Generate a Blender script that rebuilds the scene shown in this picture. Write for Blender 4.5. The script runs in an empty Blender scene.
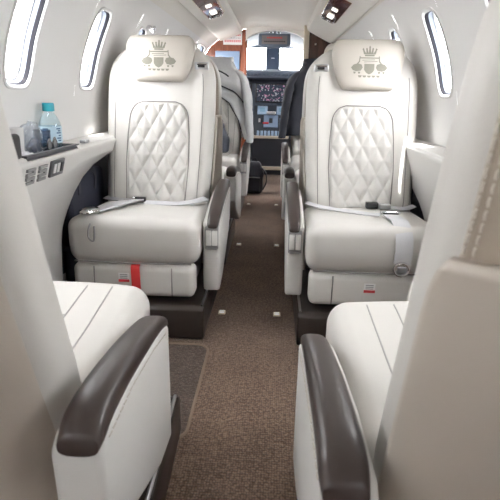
import bpy, bmesh, math, random
from mathutils import Vector, Matrix, noise
from mathutils.geometry import tessellate_polygon
random.seed(7)
SC = bpy.context.scene
COL = SC.collection
PI = math.pi

# ------------------------------------------------------------------ materials
def srgb(r, g, b):
    f = lambda c: (c/12.92 if c <= .04045 else ((c+.055)/1.055)**2.4)
    return (f(r/255), f(g/255), f(b/255), 1)

def mat(name, col, rough=.5, metal=0., noise_amt=0., nscale=40., bump=0., bscale=300., spec=.5, coat=0., emit=None, estr=0., sheen=0.):
    m = bpy.data.materials.new(name); m.use_nodes = True
    nt = m.node_tree; b = nt.nodes['Principled BSDF']
    b.inputs['Base Color'].default_value = col
    b.inputs['Roughness'].default_value = rough
    b.inputs['Metallic'].default_value = metal
    b.inputs['Specular IOR Level'].default_value = spec
    b.inputs['Coat Weight'].default_value = coat
    b.inputs['Coat Roughness'].default_value = .1
    b.inputs['Sheen Weight'].default_value = sheen
    tc = nt.nodes.new('ShaderNodeTexCoord')
    if noise_amt > 0:
        n = nt.nodes.new('ShaderNodeTexNoise'); n.inputs['Scale'].default_value = nscale; n.inputs['Detail'].default_value = 4
        nt.links.new(tc.outputs['Object'], n.inputs['Vector'])
        mx = nt.nodes.new('ShaderNodeMix'); mx.data_type = 'RGBA'
        mx.inputs['A'].default_value = tuple(c*(1-noise_amt) for c in col[:3])+(1,)
        mx.inputs['B'].default_value = tuple(min(1, c*(1+noise_amt)) for c in col[:3])+(1,)
        nt.links.new(n.outputs['Fac'], mx.inputs['Factor']); nt.links.new(mx.outputs['Result'], b.inputs['Base Color'])
    if bump > 0:
        n2 = nt.nodes.new('ShaderNodeTexNoise'); n2.inputs['Scale'].default_value = bscale; n2.inputs['Detail'].default_value = 3
        nt.links.new(tc.outputs['Object'], n2.inputs['Vector'])
        bp = nt.nodes.new('ShaderNodeBump'); bp.inputs['Strength'].default_value = bump; bp.inputs['Distance'].default_value = .002
        nt.links.new(n2.outputs['Fac'], bp.inputs['Height']); nt.links.new(bp.outputs['Normal'], b.inputs['Normal'])
    if emit:
        b.inputs['Emission Color'].default_value = emit; b.inputs['Emission Strength'].default_value = estr
    return m

def glassy(name, tint, gloss=.08, rough=.03, haze=0., hazecol=(1, 1, 1, 1)):
    m = bpy.data.materials.new(name); m.use_nodes = True; nt = m.node_tree
    nt.nodes.remove(nt.nodes['Principled BSDF']); out = nt.nodes['Material Output']
    t = nt.nodes.new('ShaderNodeBsdfTransparent'); t.inputs['Color'].default_value = tint
    g = nt.nodes.new('ShaderNodeBsdfGlossy'); g.inputs['Roughness'].default_value = rough
    lw0 = nt.nodes.new('ShaderNodeLayerWeight'); pw = nt.nodes.new('ShaderNodeMath'); pw.operation = 'POWER'; pw.inputs[1].default_value = 4
    nt.links.new(lw0.outputs['Facing'], pw.inputs[0])
    lw = nt.nodes.new('ShaderNodeMath'); lw.operation = 'MULTIPLY_ADD'; lw.inputs[1].default_value = .3+gloss; lw.inputs[2].default_value = gloss*.4
    nt.links.new(pw.outputs[0], lw.inputs[0])
    mx = nt.nodes.new('ShaderNodeMixShader')
    nt.links.new(lw.outputs[0], mx.inputs[0]); nt.links.new(t.outputs[0], mx.inputs[1]); nt.links.new(g.outputs[0], mx.inputs[2])
    last = mx
    if haze > 0:
        d = nt.nodes.new('ShaderNodeBsdfDiffuse'); d.inputs['Color'].default_value = hazecol
        m2 = nt.nodes.new('ShaderNodeMixShader'); m2.inputs[0].default_value = haze
        nt.links.new(mx.outputs[0], m2.inputs[1]); nt.links.new(d.outputs[0], m2.inputs[2]); last = m2
    nt.links.new(last.outputs[0], out.inputs['Surface'])
    return m

M = {}
M['leather'] = mat('white_leather', (.66, .64, .61, 1), .48, noise_amt=.02, nscale=8, bump=.12, bscale=420)
M['quilt'] = mat('quilted_leather', (.65, .632, .605, 1), .5, noise_amt=.02, nscale=8, bump=.12, bscale=420)
M['head'] = mat('cream_leather', (.58, .54, .49, 1), .48, noise_amt=.02, nscale=8, bump=.12, bscale=420)
M['beige'] = mat('beige_leather', (.42, .36, .295, 1), .5, noise_amt=.04, nscale=12, bump=.2, bscale=350)
M['shell'] = mat('beige_shell', (.56, .505, .445, 1), .38, noise_amt=.02, nscale=20)
M['seam'] = mat('grey_seam', (.24, .23, .22, 1), .7)
M['softseam'] = mat('pale_seam', (.42, .41, .40, 1), .7)
M['stitch'] = mat('cream_thread', (.56, .52, .46, 1), .7)
M['dark'] = mat('dark_brown_plastic', srgb(66, 55, 50), .36, noise_amt=.06, nscale=30, bump=.05, bscale=600)
M['base'] = mat('dark_brown_pedestal', srgb(46, 39, 36), .33, noise_amt=.08, nscale=12)
M['armpad'] = mat('brown_leather_pad', srgb(54, 45, 43), .33, noise_amt=.06, nscale=20, bump=.1, bscale=500)
M['sidepanel'] = mat('white_side_panel', (.70, .69, .67, 1), .45, noise_amt=.015, nscale=10, bump=.05, bscale=400)
M['lining'] = mat('white_lining', (.82, .815, .81, 1), .55, noise_amt=.012, nscale=5, bump=.04, bscale=250)
M['ceil'] = mat('cream_headliner', (.80, .775, .73, 1), .65, noise_amt=.015, nscale=5, bump=.06, bscale=250)
M['ledge'] = mat('white_ledge', (.74, .73, .71, 1), .4, noise_amt=.015, nscale=6)
M['winlip'] = mat('window_white_plastic', (.85, .85, .85, 1), .25)
M['winseal'] = mat('window_dark_seal', (.012, .012, .016, 1), .6, spec=.1)
M['winreveal'] = mat('window_gloss_reveal', (.16, .18, .22, 1), .3, spec=.3)
M['chrome'] = mat('chrome', (.75, .75, .77, 1), .14, metal=1)
M['steel'] = mat('brushed_steel', (.55, .56, .58, 1), .3, metal=1)
M['black'] = mat('black_plastic', (.018, .018, .02, 1), .35)
M['charcoal'] = mat('charcoal_tray', (.10, .10, .11, 1), .35, noise_amt=.15, nscale=25)
M['grey'] = mat('grey_plastic', (.30, .30, .30, 1), .5)
M['blackfab'] = mat('black_fabric', srgb(32, 34, 44), .85, noise_amt=.2, nscale=60, bump=.3, bscale=500, sheen=.15)
M['navy'] = mat('navy_fabric', srgb(34, 37, 52), .75, noise_amt=.2, nscale=50, bump=.3, bscale=500)
M['greyfab'] = mat('pale_grey_cloth', srgb(205, 206, 208), .9, noise_amt=.1, nscale=90, bump=.4, bscale=600)
M['web'] = mat('grey_webbing', (.60, .60, .62, 1), .7, noise_amt=.05, nscale=300, bump=.3, bscale=900)
M['red'] = mat('red_strap', srgb(200, 48, 48), .7, bump=.2, bscale=700)
M['white'] = mat('white_paper', (.80, .80, .80, 1), .6)
M['redink'] = mat('red_ink', srgb(205, 60, 62), .6)
M['greyink'] = mat('grey_ink', srgb(140, 140, 145), .6)
M['pinkink'] = mat('faded_red_ink', srgb(216, 140, 142), .6)
M['thread'] = mat('embroidery_thread', srgb(132, 130, 119), .6, noise_amt=.15, nscale=200)
M['wood'] = mat('wood_veneer', srgb(126, 72, 54), .25)
M['wooddark'] = mat('dark_wood_veneer', srgb(78, 54, 46), .22)
M['psu'] = mat('gloss_brown_veneer', srgb(70, 42, 36), .1, coat=.5)
M['bluegrey'] = mat('blue_grey_panel', srgb(128, 146, 172), .3)
M['cockpit'] = mat('cockpit_grey_lining', srgb(118, 126, 136), .6, noise_amt=.03, nscale=20)
M['panel'] = mat('cockpit_dark_panel', srgb(84, 96, 114), .45, noise_amt=.15, nscale=60)
M['glare'] = mat('glareshield', srgb(98, 108, 122), .7, noise_amt=.2, nscale=50, bump=.3, bscale=120)
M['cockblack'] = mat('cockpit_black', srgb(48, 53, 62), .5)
M['btn'] = mat('pale_blue_key', srgb(150, 172, 196), .4)
M['beigetrim'] = mat('beige_trim', srgb(214, 202, 182), .5)
M['lamp'] = mat('lens_lit', (.9, .9, .85, 1), .3, emit=(1, .97, .9, 1), estr=1.2)
M['teal'] = mat('teal_cap', srgb(40, 150, 165), .35)
M['cup'] = mat('white_cup', (.78, .78, .78, 1), .5)
M['tissue'] = mat('white_tissue', (.8, .8, .82, 1), .9, bump=.3, bscale=90)
M['floorlens'] = mat('floor_light_lens', (.9, .88, .82, 1), .3, emit=(1, .95, .85, 1), estr=.35)
M['pane'] = glassy('window_pane', (.97, .98, 1, 1))
M['bottle'] = glassy('clear_plastic', (.84, .93, .96, 1), .12, haze=.10, hazecol=(.7, .85, .92, 1))
M['water'] = glassy('water', (.80, .92, .97, 1), .13)
M['glass'] = glassy('drinking_glass_clear', (.62, .67, .74, 1), .25)
M['bagplastic'] = glassy('crinkled_plastic', (.88, .9, .93, 1), .2, .15, haze=.16, hazecol=(.75, .78, .82, 1))
M['foil'] = mat('dark_blue_wrapper', srgb(48, 58, 84), .35, metal=.1, noise_amt=.4, nscale=40)
M['labelpaper'] = mat('pale_blue_label', srgb(186, 212, 226), .4, noise_amt=.12, nscale=60)
M['lightstrip'] = mat('cabin_light_strip', (.9, .9, .9, 1), .4, emit=(1, .965, .91, 1), estr=2.6)

def wood_nodes(m, c1, c2, scale):
    nt = m.node_tree; b = nt.nodes['Principled BSDF']
    tc = nt.nodes.new('ShaderNodeTexCoord'); mp = nt.nodes.new('ShaderNodeMapping')
    mp.inputs['Scale'].default_value = (scale, scale, scale*.12)
    n = nt.nodes.new('ShaderNodeTexNoise'); n.inputs['Scale'].default_value = 3; n.inputs['Detail'].default_value = 6; n.inputs['Distortion'].default_value = 1.5
    r = nt.nodes.new('ShaderNodeValToRGB'); r.color_ramp.elements[0].position = .3; r.color_ramp.elements[1].position = .7
    r.color_ramp.elements[0].color = c1; r.color_ramp.elements[1].color = c2
    nt.links.new(tc.outputs['Object'], mp.inputs['Vector']); nt.links.new(mp.outputs['Vector'], n.inputs['Vector'])
    nt.links.new(n.outputs['Fac'], r.inputs['Fac']); nt.links.new(r.outputs['Color'], b.inputs['Base Color'])
wood_nodes(M['wood'], srgb(104, 56, 42), srgb(150, 92, 70), 9)
wood_nodes(M['wooddark'], srgb(62, 42, 36), srgb(92, 64, 54), 8)
wood_nodes(M['psu'], srgb(50, 28, 24), srgb(92, 56, 46), 14)

def carpet_mat(name, c1, c2):
    m = bpy.data.materials.new(name); m.use_nodes = True; nt = m.node_tree; b = nt.nodes['Principled BSDF']
    b.inputs['Roughness'].default_value = .95; b.inputs['Specular IOR Level'].default_value = .15; b.inputs['Sheen Weight'].default_value = .15
    tc = nt.nodes.new('ShaderNodeTexCoord')
    mp = nt.nodes.new('ShaderNodeMapping'); mp.inputs['Scale'].default_value = (1, .8, 1)
    nt.links.new(tc.outputs['Object'], mp.inputs['Vector'])
    v = nt.nodes.new('ShaderNodeTexVoronoi'); v.inputs['Scale'].default_value = 150; v.inputs['Randomness'].default_value = .45
    nt.links.new(mp.outputs['Vector'], v.inputs['Vector'])
    n = nt.nodes.new('ShaderNodeTexNoise'); n.inputs['Scale'].default_value = 7; n.inputs['Detail'].default_value = 5
    nt.links.new(tc.outputs['Object'], n.inputs['Vector'])
    n3 = nt.nodes.new('ShaderNodeTexNoise'); n3.inputs['Scale'].default_value = 90; n3.inputs['Detail'].default_value = 3
    nt.links.new(tc.outputs['Object'], n3.inputs['Vector'])
    a = nt.nodes.new('ShaderNodeMath'); a.operation = 'MULTIPLY_ADD'; a.inputs[1].default_value = .9
    nt.links.new(v.outputs['Distance'], a.inputs[0]); nt.links.new(n3.outputs['Fac'], a.inputs[2])
    a2 = nt.nodes.new('ShaderNodeMath'); a2.operation = 'MULTIPLY_ADD'; a2.inputs[1].default_value = .45
    nt.links.new(n.outputs['Fac'], a2.inputs[0]); nt.links.new(a.outputs[0], a2.inputs[2])
    r = nt.nodes.new('ShaderNodeValToRGB'); r.color_ramp.elements[0].position = .75; r.color_ramp.elements[1].position = 1.5 if False else 1.0
    r.color_ramp.elements[0].position = .55
    r.color_ramp.elements[0].color = c2; r.color_ramp.elements[1].color = c1
    mr = nt.nodes.new('ShaderNodeMapRange'); mr.inputs['From Min'].default_value = .3; mr.inputs['From Max'].default_value = 1.7
    nt.links.new(a2.outputs[0], mr.inputs['Value']); nt.links.new(mr.outputs[0], r.inputs['Fac'])
    r.color_ramp.elements[0].position = .25; r.color_ramp.elements[1].position = .75
    nt.links.new(r.outputs['Color'], b.inputs['Base Color'])
    bp = nt.nodes.new('ShaderNodeBump'); bp.inputs['Strength'].default_value = .9; bp.inputs['Distance'].default_value = .004
    nt.links.new(a.outputs[0], bp.inputs['Height']); nt.links.new(bp.outputs['Normal'], b.inputs['Normal'])
    return m
M['carpet'] = carpet_mat('brown_carpet', srgb(86, 69, 59), srgb(146, 123, 107))
M['mat'] = carpet_mat('brown_carpet_panel', srgb(70, 59, 53), srgb(112, 97, 88))

def screen_mat(name, scale, thr):
    m = bpy.data.materials.new(name); m.use_nodes = True; nt = m.node_tree; b = nt.nodes['Principled BSDF']
    b.inputs['Base Color'].default_value = (.01, .012, .02, 1); b.inputs['Roughness'].default_value = .2
    tc = nt.nodes.new('ShaderNodeTexCoord')
    v = nt.nodes.new('ShaderNodeTexVoronoi'); v.feature = 'DISTANCE_TO_EDGE'; v.inputs['Scale'].default_value = scale
    nt.links.new(tc.outputs['Object'], v.inputs['Vector'])
    c = nt.nodes.new('ShaderNodeTexVoronoi'); c.inputs['Scale'].default_value = scale
    nt.links.new(tc.outputs['Object'], c.inputs['Vector'])
    lt = nt.nodes.new('ShaderNodeMath'); lt.operation = 'LESS_THAN'; lt.inputs[1].default_value = thr
    nt.links.new(v.outputs['Distance'], lt.inputs[0])
    h = nt.nodes.new('ShaderNodeValToRGB')
    h.color_ramp.interpolation = 'CONSTANT'
    h.color_ramp.elements[0].color = (.05, .07, .10, 1); h.color_ramp.elements[1].position = .47; h.color_ramp.elements[1].color = (.75, .35, .55, 1)
    e = h.color_ramp.elements.new(.54); e.color = (.75, .78, .85, 1)
    e = h.color_ramp.elements.new(.64); e.color = (.05, .06, .09, 1)
    nt.links.new(c.outputs['Color'], h.inputs['Fac'])
    mx = nt.nodes.new('ShaderNodeMix'); mx.data_type = 'RGBA'; mx.inputs['A'].default_value = (.035, .045, .07, 1)
    nt.links.new(lt.outputs[0], mx.inputs['Factor']); nt.links.new(h.outputs['Color'], mx.inputs['B'])
    nt.links.new(mx.outputs['Result'], b.inputs['Emission Color']); b.inputs['Emission Strength'].default_value = .6
    return m
M['screen'] = screen_mat('map_screen', 60, .12)
M['screenblue'] = mat('blue_screen', (.05, .08, .12, 1), .2, emit=srgb(150, 185, 205), estr=.6)

# ------------------------------------------------------------------ mesh helpers
class MB:
    def __init__(s): s.v = []; s.f = []
    def add(s, vs, fs):
        o = len(s.v); s.v += [tuple(v) for v in vs]; s.f += [tuple(i+o for i in f) for f in fs]; return s
    def loft(s, rings, closed=True, caps=True):
        n = len(rings[0]); vs = [p for r in rings for p in r]; fs = []
        for i in range(len(rings)-1):
            for j in range(n if closed else n-1):
                k = (j+1) % n; fs.append((i*n+j, i*n+k, (i+1)*n+k, (i+1)*n+j))
        if caps and closed:
            fs.append(tuple(range(n-1, -1, -1))); fs.append(tuple((len(rings)-1)*n+j for j in range(n)))
        return s.add(vs, fs)
    def tube(s, pts, r, n=8, closed=False):
        pts = [Vector(p) for p in pts]; rings = []; m = len(pts); up = Vector((0, 0, 1)); prev = None
        for i, p in enumerate(pts):
            t = (pts[(i+1) % m]-pts[i-1]) if closed else (pts[min(i+1, m-1)]-pts[max(i-1, 0)])
            if t.length < 1e-9: t = Vector((0, 0, 1))
            t.normalize()
            if prev is None:
                a = t.cross(up)
                if a.length < .1: a = t.cross(Vector((1, 0, 0)))
            else: a = prev-t*prev.dot(t)
            a.normalize(); prev = a; b = t.cross(a)
            rr = r(i/(m-1)) if callable(r) else r
            rings.append([p+a*rr*math.cos(2*PI*k/n)+b*rr*math.sin(2*PI*k/n) for k in range(n)])
        if closed: rings.append(rings[0]); return s.loft(rings, True, False)
        return s.loft(rings)
    def ribbon(s, pts, wdir, w, t):
        pts = [Vector(p) for p in pts]; rings = []; m = len(pts)
        for i, p in enumerate(pts):
            tg = (pts[min(i+1, m-1)]-pts[max(i-1, 0)]).normalized()
            wd = Vector(wdir(i/(m-1)) if callable(wdir) else wdir); wd = (wd-tg*wd.dot(tg)).normalized(); nn = tg.cross(wd)
            rings.append([p+wd*w/2+nn*t/2, p-wd*w/2+nn*t/2, p-wd*w/2-nn*t/2, p+wd*w/2-nn*t/2])
        return s.loft(rings)
    def lathe(s, prof, c=(0, 0, 0), n=24, axis='z'):
        rings = []
        for r, z in prof:
            ring = []
            for k in range(n):
                a = 2*PI*k/n; x, y = r*math.cos(a), r*math.sin(a)
                p = {'z': (x, y, z), 'y': (x, z, -y), 'x': (z, x, y)}[axis]
                ring.append((p[0]+c[0], p[1]+c[1], p[2]+c[2]))
            rings.append(ring)
        return s.loft(rings)
    def box(s, x0, x1, y0, y1, z0, z1):
        v = [(x, y, z) for x in (x0, x1) for y in (y0, y1) for z in (z0, z1)]
        return s.add(v, [(0, 1, 3, 2), (4, 6, 7, 5), (0, 4, 5, 1), (2, 3, 7, 6), (0, 2, 6, 4), (1, 5, 7, 3)])
    def rbox(s, c, h, r, seg=3, mid=(1, 1, 1), deform=None):
        r = min(r, min(h)*.999); ax = []
        for d in range(3):
            e = [-h[d]+r*(1-math.cos(PI/2*k/seg)) if False else -h[d]+r*k/seg for k in range(seg)]
            m0 = -h[d]+r; m1 = -m0; nm = max(1, mid[d])
            l = e+[m0+(m1-m0)*k/nm for k in range(nm+1)]+[-q for q in reversed(e)]
            ax.append(l)
        idx = {}; vs = []; fs = []
        def V(p):
            k = tuple(round(q, 6) for q in p)
            if k not in idx:
                inner = [max(-(h[d]-r), min(h[d]-r, p[d])) for d in range(3)]
                dv = Vector([p[d]-inner[d] for d in range(3)])
                dm = max(abs(q) for q in dv)
                if dm > 0:
                    # even angular spread
                    dv = Vector([math.tan(q/dm*PI/4)*dm if dm else 0 for q in dv])
                    dv = dv.normalized()*r
                q = [inner[d]+dv[d]+0 for d in range(3)]
                if deform: q = list(deform(*q))
                idx[k] = len(vs); vs.append((q[0]+c[0], q[1]+c[1], q[2]+c[2]))
            return idx[k]
        for d in range(3):
            a, b = [q for q in range(3) if q != d]
            for sgn in (-1, 1):
                for i in range(len(ax[a])-1):
                    for j in range(len(ax[b])-1):
                        q = []
                        for (ii, jj) in ((i, j), (i+1, j), (i+1, j+1), (i, j+1)):
                            p = [0, 0, 0]; p[d] = sgn*h[d]; p[a] = ax[a][ii]; p[b] = ax[b][jj]; q.append(V(p))
                        if len(set(q)) >= 3: fs.append(tuple(dict.fromkeys(q)))
        return s.add(vs, fs)
    def prism(s, poly, lo, hi, axis):
        n = len(poly)
        def mk(p, h):
            return {'x': (h, p[0], p[1]), 'y': (p[0], h, p[1]), 'z': (p[0], p[1], h)}[axis]
        vs = [mk(p, lo) for p in poly]+[mk(p, hi) for p in poly]
        fs = [tuple(range(n)), tuple(range(2*n-1, n-1, -1))]+[(i, i+n, (i+1) % n+n, (i+1) % n) for i in range(n)]
        return s.add(vs, fs)
    def fill(s, poly, fn):
        tri = tessellate_polygon([[Vector((p[0], p[1], 0)) for p in poly]])
        return s.add([fn(*p) for p in poly], tri)
    def build(s, name, m, parent=None, smooth=True, bevel=0, seg=2, solid=0, sub=0, angle=40, kind=None):
        me = bpy.data.meshes.new(name); me.from_pydata(s.v, [], s.f)
        bm = bmesh.new(); bm.from_mesh(me)
        bmesh.ops.remove_doubles(bm, verts=bm.verts, dist=1e-6)
        if solid: pass
        bmesh.ops.recalc_face_normals(bm, faces=bm.faces)
        if bevel:
            ed = [e for e in bm.edges if len(e.link_faces) == 2 and e.calc_face_angle(0) > math.radians(30)]
            bmesh.ops.bevel(bm, geom=ed, offset=bevel, segments=seg, profile=.5, affect='EDGES', clamp_overlap=True)
        bm.to_mesh(me); bm.free()
        if smooth:
            me.polygons.foreach_set('use_smooth', [True]*len(me.polygons))
            try: me.set_sharp_from_angle(angle=math.radians(angle))
            except Exception: pass
        me.materials.append(M[m] if isinstance(m, str) else m)
        o = bpy.data.objects.new(name, me); COL.objects.link(o)
        if parent: o.parent = parent
        if solid:
            md = o.modifiers.new('thick', 'SOLIDIFY'); md.thickness = solid; md.offset = 0
        if sub:
            md = o.modifiers.new('sub', 'SUBSURF'); md.levels = sub; md.render_levels = sub
        if kind: o['kind'] = kind
        return o

def empty(name, loc, rz=0):
    o = bpy.data.objects.new(name, None); COL.objects.link(o); o.location = loc; o.rotation_euler = (0, 0, rz)
    o.empty_display_size = .05
    return o
def tag(o, label, cat, group=None):
    o['label'] = label; o['category'] = cat
    if group: o['group'] = group
    return o
def copy_tree(o, parent=None, skip=()):
    c = o.copy(); COL.objects.link(c); c.parent = parent
    for ch in list(o.children):
        if ch.name.split('.')[0] in skip: continue
        copy_tree(ch, c, skip)
    return c

def lerp(a, b, t): return a+(b-a)*t
def interp(tab, q):
    if q <= tab[0][0]: return tab[0][1]
    for (a, b), (c, d) in zip(tab, tab[1:]):
        if q <= c: return b+(d-b)*(q-a)/(c-a)
    return tab[-1][1]
def sm(a, b, x):
    t = max(0, min(1, (x-a)/(b-a))); return t*t*(3-2*t)
def spline(P, n=8):
    P = [Vector(p) for p in P]; out = []
    for i in range(len(P)-1):
        p0, p1, p2, p3 = P[max(i-1, 0)], P[i], P[i+1], P[min(i+2, len(P)-1)]
        for k in range(n):
            t = k/n
            out.append(.5*((2*p1)+(p2-p0)*t+(2*p0-5*p1+4*p2-p3)*t*t+(3*p1-p0-3*p2+p3)*t**3))
    out.append(P[-1]); return out

# ------------------------------------------------------------------ the cabin shell
PROFPTS = [(.66, 0), (.78, .12), (.825, .35), (.81, .58), (.768, .725), (.757, .85), (.74, .95), (.705, 1.08), (.64, 1.22), (.55, 1.34), (.40, 1.44), (.2, 1.495), (0, 1.51)]
_ps = spline([(x, 0, z) for x, z in PROFPTS], 8)
PROF = [(p.x, p.z) for p in _ps]
WTOP = 1.34
def wallx(z):
    for (x0, z0), (x1, z1) in zip(PROF, PROF[1:]):
        if z0 <= z <= z1: return x0+(x1-x0)*(z-z0)/(z1-z0)
    return PROF[-1][0]
Y0, Y1 = -1.5, 5.0
WZ0, WZ1, WH = .89, 1.285, .125        # rectangle cut for each window
def wrect(yc): return (.30, .96, 1.325) if yc > 4.2 else (.125, .89, 1.285)   # the entry door pane is larger
WIN = {-1: [-.785, -.185, .415, 1.015, 1.615, 2.215, 2.815, 3.415, 4.62], 1: [-.885, -.285, .315, .915, 1.515, 2.115, 2.715, 3.315, 3.915]}  # the aftmost windows are out of view, added to let in more daylight
zs = sorted(set([z for x, z in PROF if z <= WTOP+.001]+[WZ0, WZ1, .96, 1.325]))
zs = [z for i, z in enumerate(zs) if i == 0 or z-zs[i-1] > .004 or z > 1.338 or z in (WZ0, WZ1, .96, 1.325)]
for side, nm in ((-1, 'wall_left'), (1, 'wall_right')):
    ys = sorted(set([Y0, Y1]+[c+d for c in WIN[side] for d in (-wrect(c)[0], wrect(c)[0])]))
    mb = MB(); idx = {}
    for i in range(len(ys)-1):
        ym = (ys[i]+ys[i+1])/2
        inwin = [wrect(c) for c in WIN[side] if abs(ym-c) < wrect(c)[0]]
        for j in range(len(zs)-1):
            zm = (zs[j]+zs[j+1])/2
            if inwin and inwin[0][1] < zm < inwin[0][2]: continue
            mb.add([(side*wallx(z), y, z) for y, z in ((ys[i], zs[j]), (ys[i+1], zs[j]), (ys[i+1], zs[j+1]), (ys[i], zs[j+1]))], [(0, 1, 2, 3)])
    mb.build(nm, 'lining', kind='structure')
mb = MB()
cp = [(x, z) for x, z in PROF if z >= WTOP-.001]
ring = [(-x, z) for x, z in cp]+[(x, z) for x, z in reversed(cp[:-1])]
mb.loft([[(x, y, z) for x, z in ring] for y in (Y0, 1, 2, 3, 4, Y1)], closed=False)
mb.build('ceiling', 'ceil', kind='structure')
MB().box(-.84, .84, Y0, 6.9, -.03, 0).build('floor', 'carpet', smooth=False, kind='structure')
fullring = [(-x, z) for x, z in PROF]+[(x, z) for x, z in reversed(PROF[:-1])]
MB().add([(x, Y0, z) for x, z in fullring], [tuple(range(len(fullring)))]).build('wall_back', 'lining', smooth=False, kind='structure')

def make_window(n, side, yc):
    big = yc > 4.2
    zb, zt, hy = (.99, 1.312, .27) if big else (.925, 1.235, .092)
    WH, WZ0, WZ1 = wrect(yc)
    N = 64; zc = (zb+zt)/2; hz = (zt-zb)/2
    cx = wallx(zc); s_ = (wallx(zc-.1)-wallx(zc+.1))/.2; ln = math.hypot(1, s_); nrm = (side*1/ln, 0, s_/ln)
    def se(a, hy_, hz_, n_=4.5):
        c, s = math.cos(a), math.sin(a)
        k = (abs(c)**n_+abs(s)**n_)**(-1/n_); return c*k*hy_, s*k*hz_
    def pt(u, w, depth=0):
        z = zc+w; return (side*wallx(z)+nrm[0]*depth, yc+u, z+nrm[2]*depth)
    def sq(a):
        c, s = math.cos(a), math.sin(a); k = 1/max(abs(c), abs(s)); u, w = c*k*WH, s*k
        w = w*(WZ1-zc) if w > 0 else w*(zc-WZ0)
        return u, w
    A = [2*PI*k/N for k in range(N)]
    A = sorted(A+[PI/4, 3*PI/4, 5*PI/4, 7*PI/4]) if False else A
    rings = []
    for t in (0, .25, .5, .75, 1):
        r = []
        for a in A:
            u0, w0 = sq(a); u1, w1 = se(a, hy+.006, hz+.006); r.append(pt(lerp(u0, u1, t), lerp(w0, w1, t)))
        rings.append(r)
    def annulus(stations, name, m, parent):
        mb = MB(); mb.loft([[pt(*se(a, hy-i, hz-i), d) for a in A] for i, d in stations], True, False)
        return mb.build(name, m, parent, angle=60)
    frame = MB().loft(rings, True, False).build('window_%d' % n, 'lining', kind='structure')
    annulus([(-.006, 0), (-.006, -.004), (-.002, -.006), (.004, -.004), (.006, .004)], 'rim', 'winlip', frame)
    annulus([(.006, .002), (.0075, .017)], 'seal', 'winseal', frame)
    annulus([(.0075, .017), (.0095, .034)], 'reveal', 'winreveal', frame)
    annulus([(.0095, .034), (.013, .033), (.016, .036), (.017, .040)], 'pane_frame', 'winlip', frame)
    mb = MB(); mb.fill([se(a, hy-.017, hz-.017) for a in A], lambda u, w: pt(u, w, .039))
    mb.build('pane', 'pane', frame)
n = 1
for side in (-1, 1):
    for yc in WIN[side]:
        make_window(n, side, yc); n += 1

# ceiling valances
def offs(x, z, d):   # inward offset of a ceiling profile point
    for i, (a, b) in enumerate(PROF[:-1]):
        a2, b2 = PROF[i+1]
        if b <= z <= b2:
            tx, tz = a2-a, b2-b; l = math.hypot(tx, tz); return (x-tz/l*d, z+tx/l*d)
    return (x, z-d)
def zceil(x):
    for (x0, z0), (x1, z1) in zip(PROF, PROF[1:]):
        if x1 <= x <= x0 and z0 > .8: return z0+(z1-z0)*(x0-x)/(x0-x1)
for k, (side, xa, xb) in enumerate(((-1, .26, .47), (1, .31, .53))):
    prof = [(xa, zceil(xa)+.004), (xa+.005, zceil(xa)-.026), (xa+.03, zceil(xa+.03)-.038), (xb-.03, zceil(xb-.03)-.034), (xb, zceil(xb)-.012), (xb+.01, zceil(xb+.01)+.003)]
    prof = [(p.x, p.z) for p in spline([(x, 0, z) for x, z in prof], 4)]
    MB().loft([[(side*x, y, z) for x, z in prof] for y in (Y0+.01, 1.5, 3, 4.2, 4.98)], False).build('trim_%d' % (k+1), 'ceil', kind='structure')

# overhead panels with air nozzles
def overhead(side, xa, xb, y0, y1, label):
    xc = (xa+xb)/2; r = empty('passenger_service_unit', (side*xc, (y0+y1)/2, zceil(xc)-.03)); tag(r, label, 'overhead panel', 'overhead service panels')
    tilt = math.atan2(zceil(xb-.01)-zceil(xa+.01), xb-xa-.02)*side
    r.rotation_euler = (0, -tilt, 0)
    hx, hy = (xb-xa)/2, (y1-y0)/2
    MB().rbox((0, 0, -.008), (hx+.008, hy+.008, .008), .006, 2).build('bezel', 'beigetrim', r)
    MB().rbox((0, 0, -.016), (hx, hy, .006), .004, 2).build('veneer_plate', 'psu', r)
    for yy in (hy-.05, hy-.05):
        pass
    for xx in (-.022, .022):
        g = MB().lathe([(.022, 0), (.024, -.008), (.018, -.014), (.012, -.012), (.010, -.006)], (xx, hy-.035, -.02), 20).build('air_nozzle', 'chrome', r)
        MB().lathe([(.0095, 0), (.0095, -.004)], (xx, hy-.035, -.027), 14).build('nozzle_core', 'black', g)
    MB().rbox((0, hy-.17, -.024), (.02, .055, .004), .003, 2).build('reading_light', 'lamp', r)
    MB().rbox((0, -.05, -.024), (.018, .03, .004), .003, 2).build('reading_light', 'lamp', r)
overhead(-1, .295, .405, 2.9, 3.62, 'glossy brown overhead panel with chrome nozzles on left ceiling valance')
overhead(1, .345, .455, 2.85, 3.58, 'glossy brown overhead panel with chrome nozzles on right ceiling valance')

# chrome coat hooks
for (x, y, z, sd, lb) in ((-.622, 2.863, 1.245, -1, 'small chrome coat hook on left sidewall above white headrest'), (.655, 2.755, 1.185, 1, 'small chrome coat hook on right sidewall above white headrest')):
    r = empty('coat_hook', (x, y, z)); tag(r, lb, 'hook', 'chrome coat hooks')
    MB().rbox((0, 0, 0), (.022, .024, .012), .008, 3).build('base_plate', 'chrome', r)
    MB().tube(spline([(-sd*.012, 0, -.008), (-sd*.03, -.004, -.022), (-sd*.036, -.006, -.008), (-sd*.036, -.006, .008)], 5), .006).build('hook_arm', 'chrome', r)

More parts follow.
